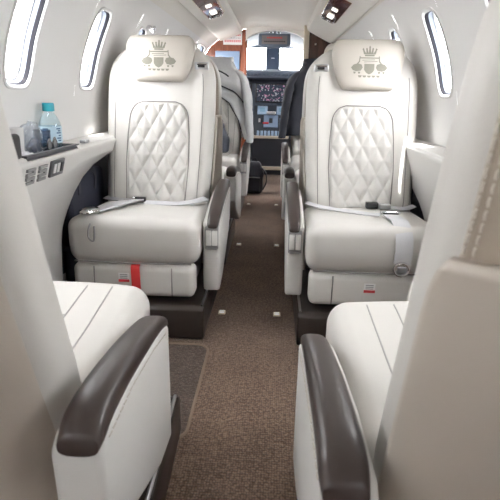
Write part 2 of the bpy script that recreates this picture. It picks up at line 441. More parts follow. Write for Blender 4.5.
# ------------------------------------------------------------------ seats (local: faces -y, cushion front at y=0)
NS = 3.6
def hwid(z):
    b = interp([(.30, .218), (.45, .232), (.6, .239), (.8, .247), (.92, .248), (1.3, .24)], z)
    if z > .94:
        t = min(1, (z-.94)/.195); b *= max(0, 1-t**2.7)**(1/2.7)
    return b
ZB0, ZB1 = .34, 1.135
def yc_(z): return .485+.205*(z-.44)/.7+.012*math.sin((z-.44)/.7*PI)
def hth(z):
    b = interp([(.34, .068), (.6, .062), (.9, .056), (1.14, .05)], z)
    if z > 1.06:
        t = min(1, (z-1.06)/.075); b *= max(.0, 1-t**2.2)**(1/2.2)
    return b
def bol(x, z):
    w = max(hwid(z), .01); q = abs(x)/w
    return .020*sm(.58, .84, q)*(1-sm(.9, 1.0, q))*sm(.42, .5, z)*(1-sm(.98, 1.08, z))
def front_y(x, z):
    w = max(hwid(z), .001); q = min(.999, abs(x)/w)
    return yc_(z)-hth(z)*(1-q**NS)**(1/NS)-bol(x, z)
def back_pt(th, z, off=0):
    c, s = math.cos(th), math.sin(th); w, h = hwid(z)+off, hth(z)+off
    k = (abs(c)**NS+abs(s)**NS)**(-1/NS); x, y = w*c*k, h*s*k
    if s < 0: y -= bol(x, z)
    else: y *= 1+.3*sm(1.04, .80, z)
    return (x, yc_(z)+y, z)

def crest(parent, fy, cx, zc_):
    mb = MB(); S = .078
    def fn(u, w): x = cx+u*S; z = zc_+w*S; return (x, fy(x, z)-.0016, z)
    def poly(p): mb.fill(p, fn)
    def mir(p): return [(-a, b) for a, b in reversed(p)]
    # crown with five points
    poly([(-.26, .42), (.26, .42), (.27, .50), (-.27, .50)])
    for u, t, h in ((-.25, -.36, .78), (-.12, -.17, .80), (0, 0, .90), (.12, .17, .80), (.25, .36, .78)):
        poly([(u-.075, .52), (u+.075, .52), (t+.03, h), (t-.03, h)])
        poly([(t-.06, h+.0), (t, h-.06), (t+.06, h), (t, h+.07)])
    # frame below the crown
    poly([(-.52, .30), (.52, .30), (.52, .36), (-.52, .36)])
    poly([(-.40, .19), (.30, .22), (.30, .255), (-.40, .225)])
    poly([(-.30, .10), (.44, .13), (.44, .165), (-.30, .135)])
    p = [(-.55, .42), (-.50, .42), (-.52, .12), (-.66, -.02), (-.70, .02), (-.58, .16)]
    poly(p); poly(mir(p))
    # beasts either side
    p = [(-1.0, -.18), (-.86, -.02), (-.62, .04), (-.42, -.02), (-.36, -.18), (-.46, -.34), (-.70, -.38), (-.90, -.32)]
    poly(p); poly(mir(p))
    for q in ((-.80, -.46), (-.55, -.46)):
        for s_ in (1, -1):
            poly([(s_*q[0]-.07, -.40), (s_*q[0]+.07, -.40), (s_*q[0]+.04, -.50), (s_*q[0]-.04, -.50)])
    # shield in the middle, and scroll
    poly([(-.28, .02), (.28, .02), (.28, -.30), (.16, -.46), (0, -.54), (-.16, -.46), (-.28, -.30)])
    for u in (-.5, -.25, 0, .25, .5):
        poly([(u-.11, -.60+.02*abs(u)), (u+.11, -.60+.02*abs(u)), (u+.06, -.70), (u-.06, -.70)])
    return mb.build('embroidered_crest', 'thread', parent, smooth=False)

def make_seat(s, name, head_dx=0, head_dz=0, strap=False, labx=0.0, belts=None):
    """s = side of the aisle armrest in local x"""
    R = empty(name, (0, 0, 0))
    # pedestal
    pb = [(.0, .0), (-.015, .012), (.0, .122), (.02, .134), (.62, .134), (.66, .11), (.67, 0)]
    mb = MB()
    mb.prism([(y-.03+.012, z) for y, z in pb], min(-s*.255, s*.275), max(-s*.255, s*.275), 'x')
    ped = mb.build('pedestal', 'base', R, bevel=.008, seg=3)
    MB().rbox((-s*.02-0*.1, -.032, .078), (.05, .006, .02), .004, 2).build('latch_recess', 'black', ped)
    MB().rbox((-s*.02, -.040, .088), (.035, .003, .003), .002, 2).build('latch_bar', 'steel', ped)
    MB().tube([(s*.265, .0, .134), (s*.266, .30, .135), (s*.266, .60, .135)], .005).build('edge_rail', 'steel', ped)
    # frame between pedestal and cushion
    MB().box(-.2, .2, .08, .46, .12, .33).build('seat_frame', 'dark', R, bevel=.01)
    # leg rest
    lr = MB().rbox((0, .055, .220), (.236, .045, .064), .026, 4, (12, 2, 3)).build('leg_rest', 'leather', R)
    for x in (-.15, .15):
        MB().tube([(x, .012, .158+.006), (x, .0085, .18), (x, .0085, .256), (x, .012, .278)], .0022, 6).build('seam', 'seam', lr)
    lab = MB().box(labx-.021, labx+.021, .0075, .0095, .218, .254).build('warning_label', 'white', lr, smooth=False)
    MB().box(labx-.021, labx+.021, .0068, .0075, .218, .229).build('red_band', 'redink', lab, smooth=False)
    mk = MB()
    for zz in (.248, .241, .234):
        mk.box(labx-.015, labx+.014, .0069, .0075, zz-.0014, zz+.0014)
    mk.build('printed_lines', 'greyink', lab, smooth=False)
    if strap:
        MB().ribbon(spline([(.012, .03, .292), (.012, .004, .282), (.012, .003, .25), (.013, .004, .20), (.014, .012, .165)], 5), (1, 0, 0), .034, .003).build('red_strap', 'red', R)
    # cushion
    def cdef(x, y, z):
        z2 = z + (-.030*(y+.25)/.5)*(1 if z > 0 else .15)
        if z > 0:
            z2 += .010*(1-(x/.257)**2)
            z2 += .003*noise.noise((x*9, y*9, s*3))
        y2 = y + (.012*noise.noise((x*7, z*10, 5.+s))*.3 if y < -.2 else 0)
        if y < -.18: y2 -= .012*(1-(x/.257)**2) - .014*sm(.0, -.08, z)*1.0
        return (x, y2, z2)
    cu = MB().rbox((0, .258, .374), (.252, .25, .091), .046, 6, (16, 16, 4), cdef).build('seat_cushion', 'leather', R)
    def ctop(x, y):
        yy = y-.258; return .374+.091-.030*(yy+.25)/.5+.010*(1-(x/.257)**2)+.003*noise.noise((x*9, yy*9, s*3))
    for x in (-.165, -.105, .105, .165):
        if abs(x) < .12: pts = [(x, y, ctop(x, y)+.0006) for y in [.055+.03*k for k in range(13)]]
        else: pts = [(x, y, ctop(x, y)+.0006) for y in [.055+.03*k for k in range(13)]]
        MB().tube(pts, .0018, 6).build('seam', 'softseam', cu)
    for y in (.20, .31):
        MB().tube([(x, y+.012*math.cos(x*14), ctop(x, y)+.0004) for x in [-.105+.021*k for k in range(11)]], .0016, 6).build('seam', 'softseam', cu)
    MB().tube([(x, .0145-.012*(1-(x/.257)**2)+.004, -.0+.296) for x in [-.225+.03*k for k in range(16)]], .0035, 6).build('piping', 'seam', cu)
    # backrest
    NT, NZ = 72, 60
    zl = [ZB0+(ZB1-ZB0)*(k/NZ) for k in range(NZ)]+[ZB1-.006, ZB1-.002, ZB1]
    zl = sorted(set(zl))
    mb = MB(); mb.loft([[back_pt(2*PI*j/NT, z) for j in range(NT)] for z in zl])
    bk = mb.build('backrest', 'leather', R, angle=60)
    for x in (-1, 1):
        MB().tube([(x*hwid(z)*.80, front_y(x*hwid(z)*.80, z)-.0004, z) for z in [.46+.02*k for k in range(28)]], .0016, 6).build('seam', 'seam', bk)
    # quilted centre panel
    z0, z1, wq = .455, .878, .142
    def hw_q(z):
        w = wq*(1-.10*(z-z0)/(z1-z0)) if False else wq*interp([(z0, .93), (.62, 1.0), (.74, .98), (z1, .90)], z)
        if z > z1-.07:
            t = (z-(z1-.07))/.07; w *= (1-.42*(1-math.sqrt(max(0, 1-t*t))))
        return w
    GX, GZ = 60, 110; rows = []; PX, PZ = .066, .118
    for j in range(GZ+1):
        z = lerp(z0, z1, j/GZ); w = hw_q(z); row = []
        for i in range(GX+1):
            u = -1+2*i/GX; x = u*w
            a = (x/PX+z/PZ); b = (x/PX-z/PZ)
            da = abs(a-round(a)); db = abs(b-round(b)); d = min(da, db)
            puff = .0085*(1-(1-min(1, d/.5))**2.2)
            edge = min(1, min((1-abs(u))*w, z1-z, z-z0+.02)/.012)
            row.append((x, front_y(x, z)-(.0015+puff)*edge+.003*(1-edge), z))
        rows.append(row)
    qp = MB().loft(rows, False).build('quilted_panel', 'quilt', R, angle=80)
    ol = [(-hw_q(z), z) for z in [z0+(z1-z0)*k/40 for k in range(41)]]+[(hw_q(z), z) for z in [z1-(z1-z0)*k/40 for k in range(41)]]
    MB().tube([(x, front_y(x, z)-.001, z) for x, z in ol], .0022, 6).build('seam', 'seam', qp)
    # headrest
    hz0, hz1 = .963+head_dz, 1.163+head_dz*.3
    def hwh(z):
        t = (z-hz0)/(hz1-hz0); w = lerp(.118, .157, sm(-.25, .75, t))
        if t < .3: w *= (1-.22*(1-math.sqrt(max(0, 1-((.3-t)/.3)**2))))
        if t > .72: w *= (1-.25*(1-math.sqrt(max(0, 1-((t-.72)/.28)**2))))
        return w
    def hcy(z): return yc_(min(z, 1.14))-.052
    def hht(z):
        t = (z-hz0)/(hz1-hz0); e = min(t, 1-t)
        return .040*max(.02, 1-(1-min(1, e/.2))**2.4)**(1/2.4)
    def hfy(x, z):
        q = min(.99, abs(x-head_dx)/hwh(z)); return hcy(z)-hht(z)*(1-q**3.2)**(1/3.2)
    rings = []
    for k in range(41):
        t = .5-.5*math.cos(PI*k/40); z = lerp(hz0, hz1, t); ring = []
        for j in range(48):
            a = 2*PI*j/48; c, s2 = math.cos(a), math.sin(a); kk = (abs(c)**3.2+abs(s2)**3.2)**(-1/3.2)
            ring.append((head_dx+hwh(z)*c*kk, hcy(z)+hht(z)*s2*kk, z))
        rings.append(ring)
    hd = MB().loft(rings).build('headrest', 'head', R, angle=70)
    crest(hd, hfy, head_dx, (hz0+hz1)/2+.002)
    # shoulder belt slot
    sx, sz = s*.188, 1.035
    sl = MB().rbox((sx, front_y(sx, sz)-.003, sz), (.032, .006, .016), .005, 3).build('belt_slot', 'steel', R)
    MB().rbox((sx-.002, front_y(sx, sz)-.010, sz-.002), (.016, .004, .005), .003, 2).build('slot_opening', 'black', sl)
    MB().tube([(sx-.02, front_y(sx, sz)-.011, sz+.007), (sx+.022, front_y(sx, sz)-.011, sz+.007)], .0045, 8).build('slot_bar', 'chrome', sl)
    # rear cover and hard shell
    T0, T1 = math.radians(33), math.radians(147)
    zr = [.74+.006*k for k in range(56)]
    rc = MB().loft([[back_pt(lerp(T0, T1, j/40), z, .003) for j in range(41)] for z in zr], False).build('rear_cover', 'beige', R, solid=.004, angle=80)
    for ths in ((T0+.025, T0+.075), (T1-.025, T1-.075)):
      stt = MB()
      for th_ in ths:
        zz = .775
        while zz < 1.06:
            stt.tube([back_pt(th_, zz, .0058), back_pt(th_, zz+.0035, .0066), back_pt(th_, zz+.007, .0058)], .0011, 5); zz += .0105
      stt.build('stitching', 'stitch', rc)
    S0, S1 = math.radians(26), math.radians(154)
    rings = []
    for z in [.12+.01153*k for k in range(61)]:
        # rounded top corners: the wrap narrows near the top
        t = max(0, (z-.75)/.065); q = 1-math.sqrt(max(0, 1-min(1, t)**2)); a0 = lerp(S0, math.radians(34), q)
        off = .010
        zq = max(z, ZB0)
        ring = []
        for j in range(49):
            p = back_pt(lerp(a0, PI-a0, j/48), zq, off); ring.append((p[0], p[1]-(.0 if z >= ZB0 else (ZB0-z)*.10), z))
        rings.append(ring)
    MB().loft(rings, False).build('back_shell', 'shell', R, solid=.010, angle=70)
    # aisle armrest: side panel, pad, controls
    xa, xb = s*.256, s*.323
    pp = [(.19, .155), (.183, .28), (.187, .440), (.22, .450), (.34, .478), (.50, .503), (.64, .508), (.662, .49), (.655, .36), (.58, .30), (.32, .18)]
    sp = MB().prism(pp, min(xa, xb), max(xa, xb), 'x').build('arm_panel', 'sidepanel', R, bevel=.010, seg=3)
    stt = MB(); 
    for k in range(22):
        y = .23+.0185*k; z = interp([(q[0], q[1]) for q in pp[2:7]], y)-.014
        stt.tube([(xb+s*.0003, y, z), (xb+s*.0008, y+.007, z+.0008), (xb+s*.0003, y+.014, z+.0016)], .0009, 5)
    stt.build('stitching', 'stitch', sp)
    # pad
    path = spline([(0, .166, .440), (0, .20, .458), (0, .27, .481), (0, .40, .507), (0, .53, .526), (0, .62, .531), (0, .672, .518)], 6)
    rings = []; m = len(path); cxp = s*.297
    for i, p in enumerate(path):
        t = i/(m-1); hw = .0255*interp([(0, .70), (.06, .86), (.2, .95), (.6, 1.08), (.9, 1.12), (1, 1.0)], t); hh = .020*interp([(0, .35), (.08, .7), (.5, 1.05), (.9, 1.1), (1, .7)], t)
        ring = []
        for j in range(24):
            a = 2*PI*j/24; c, s2 = math.cos(a), math.sin(a); kk = (abs(c)**3+abs(s2)**3)**(-1/3)
            ring.append((cxp+hw*c*kk, p.y, p.z+hh*s2*kk-.009))
        rings.append(ring)
    pd = MB().loft(rings).build('armrest_pad', 'armpad', R, angle=60)
    cpn = MB().rbox((s*.292, .183, .383), (.026, .006, .046), .004, 2).build('control_panel', 'grey', R)
    for dx in (-.012, .012):
        MB().rbox((s*.292+dx, .175, .383), (.0108, .006, .030), .003, 2).build('button', 'sidepanel', cpn)
    MB().rbox((s*.292, .176, .340), (.021, .004, .004), .002, 2).build('latch', 'steel', cpn)
    if belts: belts(R, ctop)
    return R

def belts_left(R, ct):
    f = lambda x, y, d=.004: (x, y, ct(x, y)+d)
    # strap from the aisle side
    b = MB().ribbon(spline([(.230, .42, .470), f(.19, .37, .018), f(.12, .335, .008), f(.04, .325, .006), f(-.03, .345, .006)], 6), (0, 1, .25), .034, .003).build('seat_belt', 'web', R)
    MB().rbox(f(.215, .405, .014), (.022, .010, .006), .004, 2).build('belt_anchor', 'chrome', b)
    bu = MB().rbox(f(-.065, .392, .016), (.030, .017, .010), .004, 2).build('buckle', 'chrome', b)
    MB().rbox((f(-.055, .372, .017)), (.024, .006, .010), .003, 2).build('buckle_face', 'black', bu)
    # strap from the window side, lying forward over the cushion
    b2 = MB().ribbon(spline([(-.235, .44, .458), f(-.18, .41, .010), f(-.10, .385, .008)], 5), (0, 1, .25), .028, .003).build('seat_belt', 'web', R)
    b3 = MB().ribbon(spline([f(-.06, .35, .016), f(-.085, .27, .020), f(-.125, .17, .016), f(-.16, .085, .012)], 6), (1, .45, 0), .058, .006).build('seat_belt', 'web', R)
    MB().rbox(f(-.082, .30, .016), (.030, .010, .006), .004, 2).build('adjuster', 'chrome', b3)
    tl = [f(-.168+.030*math.cos(a), .058+.046*math.sin(a), .016) for a in [2*PI*k/20 for k in range(20)]]
    t = MB().tube(tl, .0075, 8, True).build('buckle_tongue', 'chrome', b3)
    MB().rbox(f(-.165, .085, .015), (.022, .012, .006), .004, 2).build('tongue_plate', 'steel', t)
    MB().tube(spline([f(-.06, .35, .008), f(-.10, .25, .006), f(-.135, .12, .006), (-.15, .006, .445), (-.155, -.009, .40), (-.135, -.010, .385), (-.132, -.004, .44)], 6), .0036, 6).build('pull_cord', 'grey', b3)
def belts_right(R, ct):
    f = lambda x, y, d=.004: (x, y, ct(x, y)+d)
    b = MB().ribbon(spline([(-.236, .43, .466), f(-.17, .37, .010), f(-.08, .30, .006), f(.0, .235, .006), f(.045, .21, .008)], 6), (.4, 1, .25), .028, .003).build('seat_belt', 'web', R)
    bu = MB().rbox(f(.045, .395, .018), (.026, .017, .013), .004, 2).build('buckle', 'black', b)
    MB().rbox(f(.10, .395, .016), (.024, .016, .011), .004, 2).build('buckle_end', 'steel', b)
    b2 = MB().ribbon(spline([(.236, .43, .466), f(.19, .41, .012), f(.125, .398, .012)], 5), (0, 1, .25), .03, .003).build('seat_belt', 'web', R)
    b3 = MB().ribbon(spline([f(.085, .215, .012), f(.086, .15, .010), f(.088, .075, .010), (.090, .022, .462), (.092, -.008, .430), (.092, -.019, .39), (.088, -.021, .345)], 6), (1, 0, 0), .062, .004).build('seat_belt', 'web', R)
    a = MB().rbox(f(.085, .218, .018), (.040, .010, .007), .005, 2).build('adjuster', 'chrome', b3)
    MB().rbox(f(.085, .206, .016), (.030, .004, .003), .002, 2).build('adjuster_slot', 'black', a)
    tl = [(.088+.026*math.cos(q), -.024, .325+.024*math.sin(q)) for q in [2*PI*k/20 for k in range(20)]]
    t = MB().tube(tl, .0055, 8, True).build('buckle_tongue', 'chrome', b3)
    MB().rbox((.088, -.025, .325), (.017, .005, .011), .004, 2).build('tongue_plate', 'steel', t)

SX = .455
G = 'white leather cabin seats'
mainL = make_seat(1, 'aircraft_seat', strap=True, labx=-.035, belts=belts_left)
tag(mainL, 'white leather seat facing back on the left, red strap under its cushion', 'seat', G); mainL.location = (-SX, 1.77, 0)
mainR = make_seat(-1, 'aircraft_seat', head_dx=.014, head_dz=-.02, labx=-.012, belts=belts_right)
tag(mainR, 'white leather seat facing back on the right, belt hanging over its front edge', 'seat', G); mainR.location = (SX, 1.75, 0)
SK = ('seat_belt', 'red_strap')
ARM = ('arm_panel', 'armrest_pad', 'control_panel')
def set_arm(seat, y, z=0):        # the armrests slide fore and aft
    for ch in seat.children:
        if ch.name.split('.')[0] in ARM: ch.location = (0, y, z)
for seat in (mainL, mainR): set_arm(seat, -.07, -.006)
def place(src, x, y, rz, label):
    c = copy_tree(src, None, SK); c.location = (x, y, 0); c.rotation_euler = (0, 0, rz); tag(c, label, 'seat', G); return c
nR = place(mainL, SX+.002, 1.11, PI, 'nearest seat on the right, its beige rear shell and stitched beige cover towards us')
nL = place(mainR, -SX-.020, 1.155, PI+math.radians(2), 'nearest seat on the left, seen from behind with brown armrest pad')
place(mainR, -SX, 3.29, PI, 'seat back to back behind the left quilted seat with the red strap')
place(mainL, SX, 3.29, PI, 'seat back to back behind the right quilted seat with hanging belt')
place(mainL, -SX, 3.74, 0, 'far left seat with the pale grey jacket over its backrest')
place(mainR, SX, 3.74, 0, 'far right seat with the black jacket over its backrest')

for seat in (mainL, mainR):
    for ch in list(seat.children):
        if ch.name.startswith('seat_cushion'):
            for q in list(ch.children):
                if q.name.startswith('seam'): bpy.data.objects.remove(q)
BACK = ('backrest', 'quilted_panel', 'headrest', 'belt_slot', 'rear_cover', 'back_shell')
def recline(seat, deg, dy):      # backrest leant further about its hinge at the cushion
    hinge = Matrix.Translation((0, .50+dy, .42)) @ Matrix.Rotation(math.radians(-deg), 4, 'X') @ Matrix.Translation((0, -.50, -.42))
    for ch in seat.children:
        if ch.name.split('.')[0] in BACK: ch.matrix_local = hinge @ ch.matrix_local
recline(nR, 4, .045)
recline(nL, 4.5, .0)
set_arm(nR, 0); set_arm(nL, 0)
for ch in nL.children:            # seat slid a little outboard on its pedestal
    if ch.name.startswith('pedestal'): ch.location = (-.035, 0, 0)
for ch in nL.children:            # its shell sits deeper between the bolsters
    if ch.name.split('.')[0] in ('back_shell', 'rear_cover'): ch.scale = (.90, 1, 1)
# ------------------------------------------------------------------ side ledges
def panelx(z): return interp([(0, .735), (.30, .722), (.45, .712), (.60, .682), (.70, .655), (.725, .648)], z)
def ledge(side, cut):
    r = empty('side_ledge', (side*.70, 1, .725))
    tag(r, 'white ledge and side panel under the left windows' if side < 0 else 'white ledge and side panel under the right windows', 'ledge')
    def B(mb, name, m, **k):
        mb.v = [(x-r.location.x, y-1, z-.725) for x, y, z in mb.v]; return mb.build(name, m, r, **k)
    spans = [(-1.48, 1.445), (1.835, 4.9)] if cut else [(-1.48, 4.57)]
    mb = MB()
    for a, b in spans:
        pr = [(wallx(.70)-.002, .70), (wallx(.727)-.002, .727), (.665, .727), (.655, .723), (.650, .714), (.655, .70)]
        mb.prism([(side*x, z) for x, z in pr], a, b, 'y')
    B(mb, 'ledge_top', 'ledge', angle=30)
    def yend(z):
        if side < 0: return interp([(0, 1.75), (.38, 1.755), (.43, 1.768), (.50, 1.81), (.55, 1.855), (.60, 1.93), (.635, 2.03), (.66, 2.2), (.672, 2.45), (.68, 4.9)], z)
        return interp([(0, 1.90), (.38, 2.0), (.50, 2.15), (.58, 2.35), (.66, 2.7), (.68, 4.57)], z)
    zl = [.0, .1, .2, .3, .36, .40, .43, .46, .49, .52, .55, .575, .60, .62, .635, .65, .66, .667, .673, .68, .70, .715]
    rows = [[(side*panelx(z), lerp(-1.48, yend(z), j/10), z) for j in range(11)] for z in zl]
    B(MB().loft(rows, False), 'side_panel', 'ledge', solid=.012)
    B(MB().tube([(side*(panelx(z)+.002), yend(z), z) for z in zl[:19]], .008, 8), 'opening_edge', 'grey')
    B(MB().box(*sorted((side*.80, side*.81)), 1.72, 4.56, .0, .69), 'recess_shade_panel', 'cockblack', smooth=False)  # dark sheet added: the recess's deep shade is put into its colour
    return r, B
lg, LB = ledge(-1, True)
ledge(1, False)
# vents and outlet in the left panel
def onpanel(y, z, d): return (-panelx(z)+d, y, z)
def plate(y0, y1, z0, z1, d0, d1):
    mb = MB(); v = []
    for d in (d0, d1):
        for (y, z) in ((y0, z0), (y1, z0), (y1, z1), (y0, z1)): v.append(onpanel(y, z, d))
    mb.add(v, [(0, 1, 2, 3), (7, 6, 5, 4), (0, 4, 5, 1), (1, 5, 6, 2), (2, 6, 7, 3), (3, 7, 4, 0)]); return mb
for yc0, flip in ((1.455, 1), (1.535, -1)):
    mb = MB()
    for k, zz in enumerate((.690, .677, .664, .651)):
        mb_ = plate(yc0-.026, yc0+.026, zz-.0045, zz+.0045, .005, .013); mb.add(mb_.v, mb_.f)
    for k, zz in enumerate((.6835, .6705, .6575)):
        e = (.018 if (k % 2 == 0) == (flip > 0) else -.018)
        mb_ = plate(yc0+e-.006, yc0+e+.006, zz-.004, zz+.004, .005, .013); mb.add(mb_.v, mb_.f)
    LB(mb, 'panel_vent', 'grey', smooth=False)
ou = LB(plate(1.59, 1.69, .645, .70, .005, .016), 'power_outlet', 'charcoal', bevel=.004)
for (a, b) in ((1.602, 1.619), (1.629, 1.646), (1.659, 1.677)):
    mb = plate(a, b, .658, .688, .016, .019)
    mb.v = [(x-lg.location.x, y-1, z-.725) for x, y, z in mb.v]; mb.build('socket', 'white' if a < 1.65 else 'black', ou, smooth=False)
LB(MB().rbox((-.66, 1.93, .733), (.012, .022, .006), .004, 2), 'latch', 'steel')

# sunk tray
tr = empty('ledge_tray', (-.705, 1.64, .64)); tag(tr, 'dark sunken tray in the left ledge holding bottle and cups', 'tray')
MB().box(-.055, .022, -.193, .193, -.006, 0).build('tray_floor', 'charcoal', tr, smooth=False)
mb = MB()
mb.box(-.055, -.050, -.193, .193, 0, .086); mb.prism([(.018, 0), (.023, 0), (.052, .090), (.047, .090)], -.193, .193, 'y')
mb.prism([(-.055, 0), (.022, 0), (.050, .09), (-.055, .09)], -.195, -.190, 'y'); mb.prism([(-.055, 0), (.022, 0), (.050, .09), (-.055, .09)], .190, .195, 'y')
mb.build('tray_wall', 'charcoal', tr, smooth=False, bevel=.0015)
mb = MB(); mb.box(.040, .057, -.2, .2, .088, .0925); mb.box(-.055, .057, .188, .2, .088, .0925); mb.box(-.055, .057, -.2, -.188, .088, .0925)
mb.build('tray_rim', 'charcoal', tr, smooth=False, bevel=.0015)
# bottle
bt = empty('water_bottle', (-.720, 1.772, .64)); tag(bt, 'clear plastic water bottle with a teal cap in the ledge tray', 'bottle')
BR = .0375
MB().lathe([(.001, 0), (BR*.9, .001), (BR, .008), (BR, .04), (BR*.97, .045), (BR, .05), (BR, .095), (BR*.97, .10), (BR, .105), (BR, .155), (BR*.93, .17), (BR*.72, .188), (.017, .202), (.0145, .206), (.0145, .212)], n=32).build('bottle_body', 'bottle', bt)
MB().lathe([(.001, .003), (BR*.92, .004), (BR*.95, .01), (BR*.95, .15), (.001, .1505)], n=28).build('water', 'water', bt)
lb = MB().loft([[(BR*1.012*math.cos(2*PI*k/32), BR*1.012*math.sin(2*PI*k/32), z) for k in range(33)] for z in (.102, .158)], False).build('bottle_label', 'labelpaper', bt)
mb = MB()
for k, (a, zz, w) in enumerate([(-.35, .150, .5), (-.3, .143, .35), (-.35, .136, .55), (-.28, .127, .3), (-.35, .118, .5), (-.3, .110, .4), (-1.6, .15, .5), (-1.5, .142, .7), (-1.55, .13, .5), (-1.5, .12, .3)]):
    mb.loft([[(BR*1.02*math.cos(a-w/2+w*j/6), BR*1.02*math.sin(a-w/2+w*j/6), q) for j in range(7)] for q in (zz-.0022, zz+.0022)], False)
mb.build('label_print', mat('blue_ink', srgb(70, 104, 140), .5), lb)
cp_ = [(.0195, .208), (.020, .210), (.020, .232), (.0185, .236), (.001, .2365)]
MB().lathe([(.001, .207)]+cp_, n=30).build('bottle_cap', 'teal', bt)
# glass tumbler, cup, bag of snacks, wrapper, tissue, phone, headset
gl = MB().lathe([(.001, 0), (.022, 0), (.024, .01), (.0275, .15), (.026, .15), (.0225, .012), (.001, .012)], (0, 0, 0), 28).build('drinking_glass', 'glass'); gl.location = (-.714, 1.690, .64)
tag(gl, 'clear drinking glass standing left of the water bottle', 'glass')
cu = empty('paper_cup', (-.728, 1.53, .64)); tag(cu, 'plain white cup at the left end of the ledge tray', 'cup')
MB().lathe([(.001, 0), (.020, 0), (.029, .165), (.0275, .165), (.019, .01), (.001, .01)], n=26).build('cup_body', 'cup', cu)
MB().tube([(.0285*math.cos(2*PI*k/26), .0285*math.sin(2*PI*k/26), .165) for k in range(26)], .0018, 6, True).build('rim', 'cup', cu)
def crumple(x, y, z, f, a, sd): return (x+a*noise.noise((x*f, y*f, z*f+sd)), y+a*noise.noise((x*f+9, y*f, z*f+sd)), z+a*noise.noise((x*f, y*f+5, z*f+sd)))
bg = empty('snack_bag', (-.716, 1.615, .64)); tag(bg, 'crinkled clear plastic bag standing between cup and glass', 'bag')
MB().rbox((0, 0, .09), (.028, .042, .085), .016, 3, (5, 7, 10), lambda x, y, z: crumple(x*(1-.45*sm(-.02, .085, z)), y*(1-.2*sm(0, .08, z)), z, 38, .016, 2)).build('bag_film', 'bagplastic', bg, angle=20)
MB().rbox((0, .008, .065), (.020, .030, .050), .010, 3, (4, 6, 6), lambda x, y, z: crumple(x, y, z+.35*y*(z > 0), 30, .012, 8)).build('dark_wrapper', 'foil', bg, angle=25)
ts = MB().rbox((0, 0, .045), (.032, .045, .045), .012, 3, (8, 10, 4), lambda x, y, z: crumple(x, y, z, 45, .012, 4)).build('paper_napkin', 'tissue', angle=25); ts.location = (-.715, 1.515, .645)
tag(ts, 'crumpled white paper napkin lying at the near end of the ledge tray', 'napkin')
sg = empty('sunglasses', (-.668, 1.66, .733)); tag(sg, 'folded dark sunglasses lying at the front edge of the ledge tray', 'sunglasses'); sg.rotation_euler = (0, 0, .15)
for yy in (-.032, .032):
    MB().tube([(.0, yy+.024*math.cos(a), .006+.015*math.sin(a)+.006) for a in [2*PI*k/16 for k in range(16)]], .0025, 6, True).build('lens_frame', 'black', sg)
    MB().lathe([(.001, -.001), (.023, -.001), (.023, .001), (.001, .001)], (0, yy, .012), 18, 'x').build('lens', 'charcoal', sg)
MB().tube(spline([(0, -.009, .016), (0, 0, .019), (0, .009, .016)], 4), .0022, 6).build('bridge', 'black', sg)
MB().tube([(-.004, -.055, .012), (-.012, -.02, .004), (-.012, .05, .002)], .0022, 6).build('temple', 'black', sg)
MB().tube([(-.004, .055, .012), (-.018, .02, .005), (-.018, -.05, .002)], .0022, 6).build('temple', 'black', sg)
hs = empty('headset', (-.665, 1.395, .727)); tag(hs, 'black headset standing on the left ledge beside the napkin', 'headset')
MB().rbox((0, 0, .036), (.013, .03, .036), .012, 4, (2, 3, 3)).build('ear_cup', 'black', hs)
MB().tube(spline([(-.006, .0, .066), (-.03, .0, .085), (-.055, 0, .066), (-.06, 0, .01)], 6), .004, 8).build('headband', 'black', hs)

# navy bag in the recess beside the left seat
nb = empty('shoulder_bag', (-.758, 2.10, .30)); tag(nb, 'dark navy bag stuffed in the recess beside the left quilted seat', 'bag')
MB().rbox((0, .02, .15), (.030, .20, .145), .022, 4, (4, 14, 10), lambda x, y, z: (x+.006*noise.noise((x*8, y*12, z*12)), y+.02*noise.noise((1, y*6, z*7)), z-.03*abs(y)*(z > 0)+.012*noise.noise((3, y*9, 2)))).build('bag_body', 'navy', nb)
MB().rbox((.0, .02, -.15), (.028, .20, .148), .02, 3, (3, 8, 6)).build('bag_base', 'navy', nb)
MB().ribbon(spline([(.031, -.09, .21), (.036, -.10, .28), (.02, -.02, .31), (.036, .08, .28), (.031, .09, .20)], 6), (0, 1, .3), .026, .004).build('bag_strap', 'blackfab', nb)

